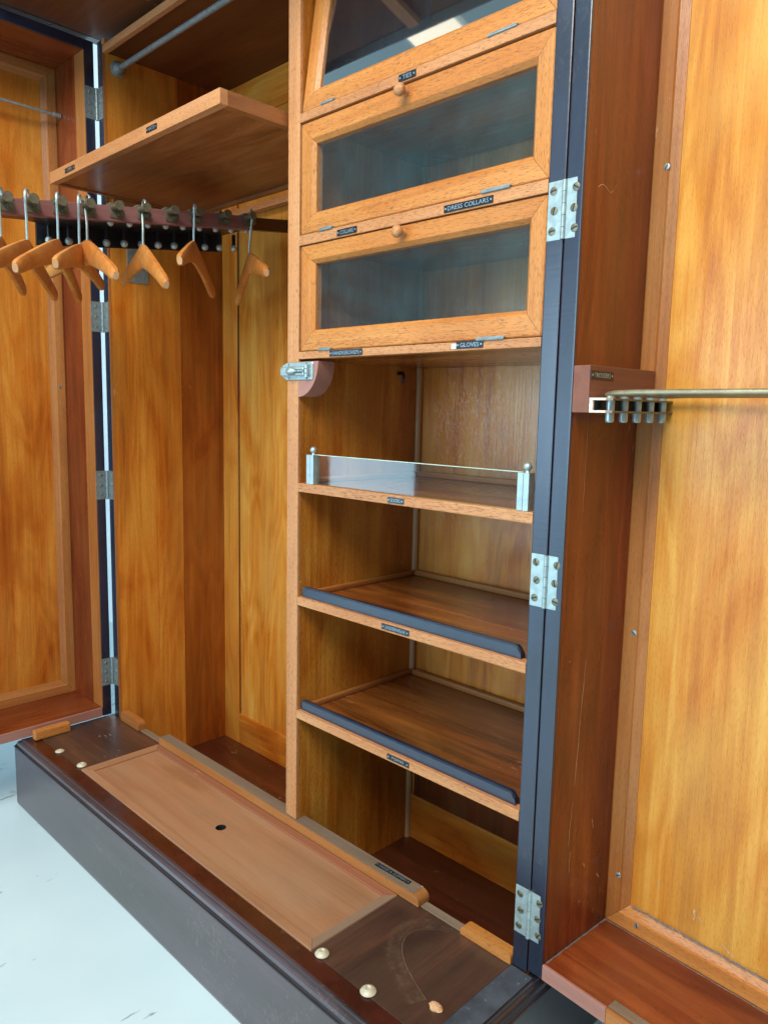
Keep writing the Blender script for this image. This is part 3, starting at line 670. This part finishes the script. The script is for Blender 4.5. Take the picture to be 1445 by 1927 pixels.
for z in (1.590, 1.125, .735, .275):
    h = empty('hinge', wd, (-.7128, -.0035, z))
    b4 = bmesh.new(); add_box(b4, .0022, .0245, .0018, .0029, -.034, .034, 0, .0003); finish('hinge_leaf', b4, M_nickel_dull, h)
    b4 = bmesh.new(); add_box(b4, -.0006, .0005, -.0285, -.0022, -.034, .034, 0, .0003); finish('hinge_leaf', b4, M_nickel_dull, h)
    for k in (-1, 0, 1): screw(h, (.0135, .0018, .023*k), (0, -1, 0), .0033); screw(h, (.0005, -.0155, .023*k), (1, 0, 0), .0033)
    b4 = bmesh.new()
    for k in range(5): add_cyl(b4, (.0006, -.0004, -.0343+.01375*k), (.0006, -.0004, -.0343+.01375*k+.0132), .0034, n=12)
    finish('hinge_knuckle', b4, M_nickel_dull, h, smooth=True)

# ------------------------------------------------------------------ plinth with its lift-off lid
pb = empty('base', wd)
XA, XB, YA = -.7215, .5135, -.2136          # top edge
XAo, XBo, YAo = -.738, .530, -.232          # outer faces
bm = bmesh.new()
prof = [(0.0185, .1580), (.0150, .1580), (.0128, .1572), (.0122, .1556), (.0112, .1550), (.0085, .1538), (.0058, .1512), (.0044, .1478), (.0040, .1462), (.0022, .1452), (.0022, .1432), (-.0002, .1424), (-.0002, .1400), (.0012, .1388), (.0012, .006), (.003, .0)]
def loop(inset):
    return [(XAo+inset*.9, .33), (XAo+inset*.9, YAo+inset), (XBo-inset*.9, YAo+inset), (XBo-inset*.9, .33)]
rings = []
for ins, z in prof: rings.append([bm.verts.new((x, y, z)) for x, y in loop(ins)])
for a, b_ in zip(rings, rings[1:]):
    for i in range(3): bm.faces.new((a[i], a[i+1], b_[i+1], b_[i]))
bm.faces.ensure_lookup_table()
for k, f_ in enumerate(bm.faces):
    zc = prof[k//3][1]+prof[min(k//3+1, len(prof)-1)][1]
    f_.material_index = 1 if (k//3 in (2, 3, 8, 9, 10, 11) or k % 3 == 2) else 0
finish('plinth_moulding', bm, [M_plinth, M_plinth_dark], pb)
T_ = .1580
board('front_strip', M_lip, pb, XA+.0006, XB-.0006, YA-.0002, -.1862, T_-.02, T_, .0006)
board('end_board', wood('walnut', 'X'), pb, XA+.001, -.4888, -.1855, -.0008, T_-.018, T_+.0003, .0008)
board('edge_strip', M_edge_dust, pb, .4775, XB-.0004, -.1855, -.0008, T_-.018, T_+.0002, .0008)
board('end_board', wood('walnut', 'Y'), pb, .2645, .4772, -.1855, -.0008, T_-.018, T_+.0003, .0008)
board('end_board', M_ebony, pb, XA+.0008, XO-.0006, -.0003, .32, T_-.018, T_, .0008)
board('end_board', M_ebony, pb, XRO+.0006, XB-.0006, -.0004, .32, T_-.018, T_, .0008)
lid = empty('lid', pb) if False else pb
f = lambda a, b_, d: (a, b_, d)
LF = mitre_frame(pb, (-.4882, .2640, -.1850, -.0060), (-.4650, .2480, -.1690, -.0230), f,
            [(0, T_+.0003), (.04, T_+.0022), (.95, T_+.0022), (1.0, T_+.0016), (1.0, T_-.018), (0, T_-.018)], (wood('tan', 'X'), wood('tan', 'Y')), ('lid_rail', 'lid_end'))
LF['T'].data.materials[0] = wood('tan_red', 'X'); LF['R'].data.materials[0] = wood('tan_grey', 'Y')
# lid panel with a finger hole
bm = bmesh.new(); cx, cy, rr = -.0996, -.0958, .0098; x0, x1, y0, y1 = -.4648, .2478, -.1688, -.0232; zt = T_-.0012
n = 24; ring = [bm.verts.new((cx+rr*math.cos(2*math.pi*i/n), cy+rr*math.sin(2*math.pi*i/n), zt)) for i in range(n)]
sq = []
for i in range(n):
    t = 2*math.pi*i/n; c_, s_ = math.cos(t), math.sin(t); k = .03/max(abs(c_), abs(s_)); sq.append(bm.verts.new((cx+c_*k, cy+s_*k, zt)))
for i in range(n): bm.faces.new((ring[i], ring[(i+1) % n], sq[(i+1) % n], sq[i]))
low = [bm.verts.new((v.co.x, v.co.y, zt-.012)) for v in ring]
for i in range(n): bm.faces.new((ring[i], low[i], low[(i+1) % n], ring[(i+1) % n])).material_index = 1  # hole wall near-black, shade inside the hole put into its colour
def quad(a, b_, c_, d_): bm.faces.new([bm.verts.new((p[0], p[1], zt)) for p in (a, b_, c_, d_)])
quad((x0, y0), (x1, y0), (x1, cy-.03), (x0, cy-.03)); quad((x0, cy+.03), (x1, cy+.03), (x1, y1), (x0, y1))
quad((x0, cy-.03), (cx-.03, cy-.03), (cx-.03, cy+.03), (x0, cy+.03)); quad((cx+.03, cy-.03), (x1, cy-.03), (x1, cy+.03), (cx+.03, cy+.03))
bmesh.ops.remove_doubles(bm, verts=bm.verts[:], dist=1e-6)
for f_ in bm.faces: f_.normal_update()
me = bpy.data.meshes.new('lid_panel'); bm.to_mesh(me); bm.free(); me.materials.append(wood('tan', 'X')); me.materials.append(M_slot)
lp = link('lid_panel', me, pb)
board('well_floor', M_slot, pb, -.40, .22, -.16, -.03, .10, .105, 0)
# rail behind the lid and stop blocks
def rounded_bar(name, mat, x0, x1, y0, y1, z0, z1, rl, rr_, parent):
    b8 = bmesh.new(); n = 6; h = z1-z0; c = ((x0+x1)/2, y0, z0)
    pl = [(x0-c[0], 0), (x1-c[0], 0)]
    pl += [(x1-c[0]-rr_*(1-math.cos(t)), h-rr_+rr_*math.sin(t)) for t in [math.pi/2*i/n for i in range(n+1)]]
    pl += [(x0-c[0]+rl*(1-math.cos(t)), h-rl+rl*math.sin(t)) for t in [math.pi/2*i/n for i in range(n, -1, -1)]]
    add_prism(b8, pl, XZ, 0, y1-y0)
    return finish(name, b8, mat, parent, c)
rb = rounded_bar('lid_stop_rail', wood('bead', 'X'), -.487, .3065, -.0050, .0205, T_+.0013, .1755, .002, .012, pb)
b_ = board('rail_top', wood('dusty', 'X'), pb, -.4865, .294, -.0035, .0208, .1753, .1762, .0003)
name_plate('SHOES & SLIPPERS', pb, .074, .0088, Matrix.Translation((.236, .0105, .1763)) @ Matrix.Rotation(R(1.0), 4, 'Z'))
rounded_bar('stop_block', wood('oak_gold', 'X'), .389, .4782, -.0045, .0125, T_+.0013, .1745, .010, .006, pb)
rounded_bar('stop_block', wood('bead', 'X'), -.672, -.584, -.0045, .0125, T_+.0013, .1815, .004, .012, pb)
board('door_stop', wood('oak_gold', 'Y'), pb, -.7085, -.690, -.2015, -.120, T_+.0015, .1815, .003)
# glides
def glide(x, y, r=.0095, h=.0062, bare=True):
    b9 = bmesh.new(); add_lathe(b9, (0, 0, 0), (0, 0, 1), [(0, r*1.05), (.0012, r*1.1), (h*.55, r*.95), (h*.85, r*.62), (h, r*.42), (h*.9, r*.34), (h*.75, r*.25), (h*.72, .0003)], 18)
    finish('glide_button', b9, M_bone, pb, (x, y, T_+.0008), True)
glide(-.505, -.1762); glide(.280, -.1785); glide(.3755, -.1805, .0102)
glide(-.603, -.1825, .009, .0045); 
b9 = bmesh.new(); add_ball(b9, (0, 0, 0), .010, 0, 8, (1, .72, .45))
for v in b9.verts: v.co *= 1+.28*(random.random()-.5)
finish('wood_chip', b9, wood('hanger_tip', 'X'), pb, (.4560, -.137, T_+.002))
# scratch left by the swinging door on the right end board
bm = bmesh.new(); prev = None; n = 50
P = [(.3990, .0), (.3560, -.025), (.3370, -.05), (.3440, -.080), (.3760, -.1085), (.4380, -.136)]
def cat(t):
    k = min(int(t*(len(P)-1)), len(P)-2); u = t*(len(P)-1)-k
    p = [Vector(P[max(0, min(len(P)-1, k+i-1))]) for i in range(4)]
    return .5*((2*p[1])+(-p[0]+p[2])*u+(2*p[0]-5*p[1]+4*p[2]-p[3])*u*u+(-p[0]+3*p[1]-3*p[2]+p[3])*u**3)
for i in range(n+1):
    t = .12+.88*i/n; p = cat(t); d = (cat(min(1, t+.01))-cat(max(0, t-.01))).normalized(); w = .00042*(.3+random.random())*(.3+t)
    a = [bm.verts.new((p.x-d.y*w, p.y+d.x*w, 0)), bm.verts.new((p.x+d.y*w, p.y-d.x*w, 0))]
    if prev: bm.faces.new((prev[0], prev[1], a[1], a[0]))
    prev = a
TW = NT('worn_arc'); ob = TW.n('ShaderNodeOutputMaterial'); tb = TW.n('ShaderNodeBsdfTransparent'); pb_ = TW.n('ShaderNodeBsdfPrincipled', inp={'Base Color': lin((112, 86, 66)), 'Roughness': .6})
nz_ = TW.n('ShaderNodeTexNoise', inp={'Scale': 55, 'Detail': 5, 'Roughness': .7}); tc_ = TW.n('ShaderNodeTexCoord'); TW.l(tc_.outputs['Object'], nz_.inputs['Vector'])
at_ = TW.n('ShaderNodeAttribute', attribute_name='fade'); fr_ = TW.ramp(nz_.outputs[0], [(.35, (0, 0, 0)), (.75, (.8,)*3)])
ml_ = TW.n('ShaderNodeMath', operation='MULTIPLY'); TW.l(fr_, ml_.inputs[0]); TW.l(at_.outputs['Fac'], ml_.inputs[1])
mx_ = TW.n('ShaderNodeMixShader'); TW.l(ml_.outputs[0], mx_.inputs[0]); TW.l(tb.outputs[0], mx_.inputs[1]); TW.l(pb_.outputs[0], mx_.inputs[2]); TW.l(mx_.outputs[0], ob.inputs[0])
b0 = bmesh.new(); fl_ = b0.verts.layers.float.new('fade'); pv = None
for i in range(41):
    t = .02+.98*i/40; p = cat(t); d = (cat(min(1, t+.01))-cat(max(0, t-.01))).normalized(); row = []
    for o_, f_ in ((.002, 0), (-.005, 1), (-.012, .5), (-.019, 1), (-.028, 0)):
        vv = b0.verts.new((p.x-d.y*o_, p.y+d.x*o_, 0)); vv[fl_] = f_*min(1, 4*t); row.append(vv)
    if pv:
        for q in range(4): b0.faces.new((pv[q], pv[q+1], row[q+1], row[q]))
    pv = row
finish('worn_arc', b0, TW.m, pb, (0, 0, T_+.00045))
finish('scratch', bm, simple('pale_scratch', (128, 96, 74), .7), pb, (0, 0, T_+.0007))

# ------------------------------------------------------------------ coat hangers
def sweep_hanger(A, N, F, pegz, idx):
    A, N, F = Vector(A), Vector(N), Vector(F)
    root = empty('coat_hanger', None, A)
    hN, hF = (N-A), (F-A)
    bm = bmesh.new(); pts = []
    def arm(v, t):       # gentle shoulder curve: flat near apex, then sloping, end turned slightly down
        x = v*t; x.z = (v.z+.012)*(t**1.1); return x
    ts = [1, .97, .9, .78, .64, .5, .36, .24, .14, .06]
    for t in ts: pts.append((arm(hN, t), t))
    pts.append((Vector((0, 0, -.001)), 0))
    for t in reversed(ts): pts.append((arm(hF, t), t))
    rings = []; nP = len(pts); m = 10
    for i, (p, t) in enumerate(pts):
        tn = (pts[min(i+1, nP-1)][0]-pts[max(i-1, 0)][0]).normalized()
        side = tn.cross(Vector((0, 0, 1))).normalized(); upv = side.cross(tn).normalized()
        h = .0112+.0115*(1-t)**1.4
        w = .0054*(1-t)+.0072*t
        if t >= .999: h *= .62; w *= .62
        elif t >= .96: h *= .9; w *= .92
        c = p-upv*(.0112+.0115*(1-t)**1.4)
        ring = []
        for k in range(m):
            a = 2*math.pi*k/m; ca, sa = math.cos(a), math.sin(a); e = .7
            ring.append(bm.verts.new(c+side*w*math.copysign(abs(ca)**e, ca)+upv*h*math.copysign(abs(sa)**e, sa)))
        rings.append(ring)
    for a, b_ in zip(rings, rings[1:]):
        for k in range(m): bm.faces.new((a[k], a[(k+1) % m], b_[(k+1) % m], b_[k]))
    for rg, s in ((rings[0], 1), (rings[-1], -1)):
        f_ = bm.faces.new(rg if s < 0 else rg[::-1]); f_.material_index = 1
    finish('hanger_body', bm, [wood('hanger', 'Y'), wood('hanger_tip')], root, (0, 0, 0), True)
    # hook
    d = Vector(((F-N).x, (F-N).y, 0)).normalized(); hk = bmesh.new()
    top = pegz-A.z; R_ = .011
    px = Vector((.006, 0, top))
    q = [Vector((0, 0, -.006)), Vector((0, 0, .012)), px*.35+d*(-.002)+Vector((0, 0, .004)), px+d*(-R_)+Vector((0, 0, -.012))]
    q += [px+d*(-R_*math.cos(t))+Vector((0, 0, R_*math.sin(t)-.0015)) for t in [math.pi*i/8 for i in range(9)]]
    q += [px+d*R_+Vector((0, 0, -.006))]
    add_tube(hk, q, .0021, 8, 0, .42, d.cross(Vector((0, 0, 1)))); finish('hook', hk, M_nickel, root, (0, 0, 0), True)
    return root
HG = [
 ((-.352, -.3469, 1.198), (.1476, -.1088, -.074), (-.169, .097, -.066), 0, 'wooden coat hanger at the left edge of the photo, half out of frame'),
 ((-.352, -.3043, 1.2002), (.1419, -.1178, -.078), (-.1469, .1057, -.074), 1, 'wooden coat hanger second from the left along the rail'),
 ((-.352, -.2519, 1.210), (.1452, -.1289, -.086), (-.1497, .1018, -.082), 2, 'wooden coat hanger with pale end tip, third from the left'),
 ((-.352, -.1996, 1.2171), (-.1666, -.0078, -.046), (.1661, -.0281, -.086), 3, 'broad wooden coat hanger turned face-on in front of the hinge gap'),
 ((-.360, -.2109, 1.209), (.1547, -.1089, -.070), (-.1377, .1058, -.050), 3, 'wooden coat hanger tucked behind the broad face-on one'),
 ((-.352, -.0915, 1.2277), (-.1562, .0352, -.054), (.1541, -.0385, -.098), 5, 'wooden coat hanger hanging before the metal wall bracket'),
 ((-.352, .0173, 1.2518), (.1598, -.1272, -.0781), (-.1308, .1291, -.082), 7, 'wooden coat hanger second from the right, seen nearly end-on'),
 ((-.352, .1514, 1.2496), (.1779, -.0871, -.074), (-.1749, .0879, -.082), 9, 'rightmost wooden coat hanger casting a shadow on the back panel'),
]
for i, (A, n_, f_, pk, lab) in enumerate(HG):
    A = Vector(A); pz = zr(PEGY[pk])+.0135+.010+.006
    o = sweep_hanger(A, A+Vector(n_), A+Vector(f_), pz, i)
    tag(o, lab, 'coat hanger', 'coat hangers on the pull-out rail')
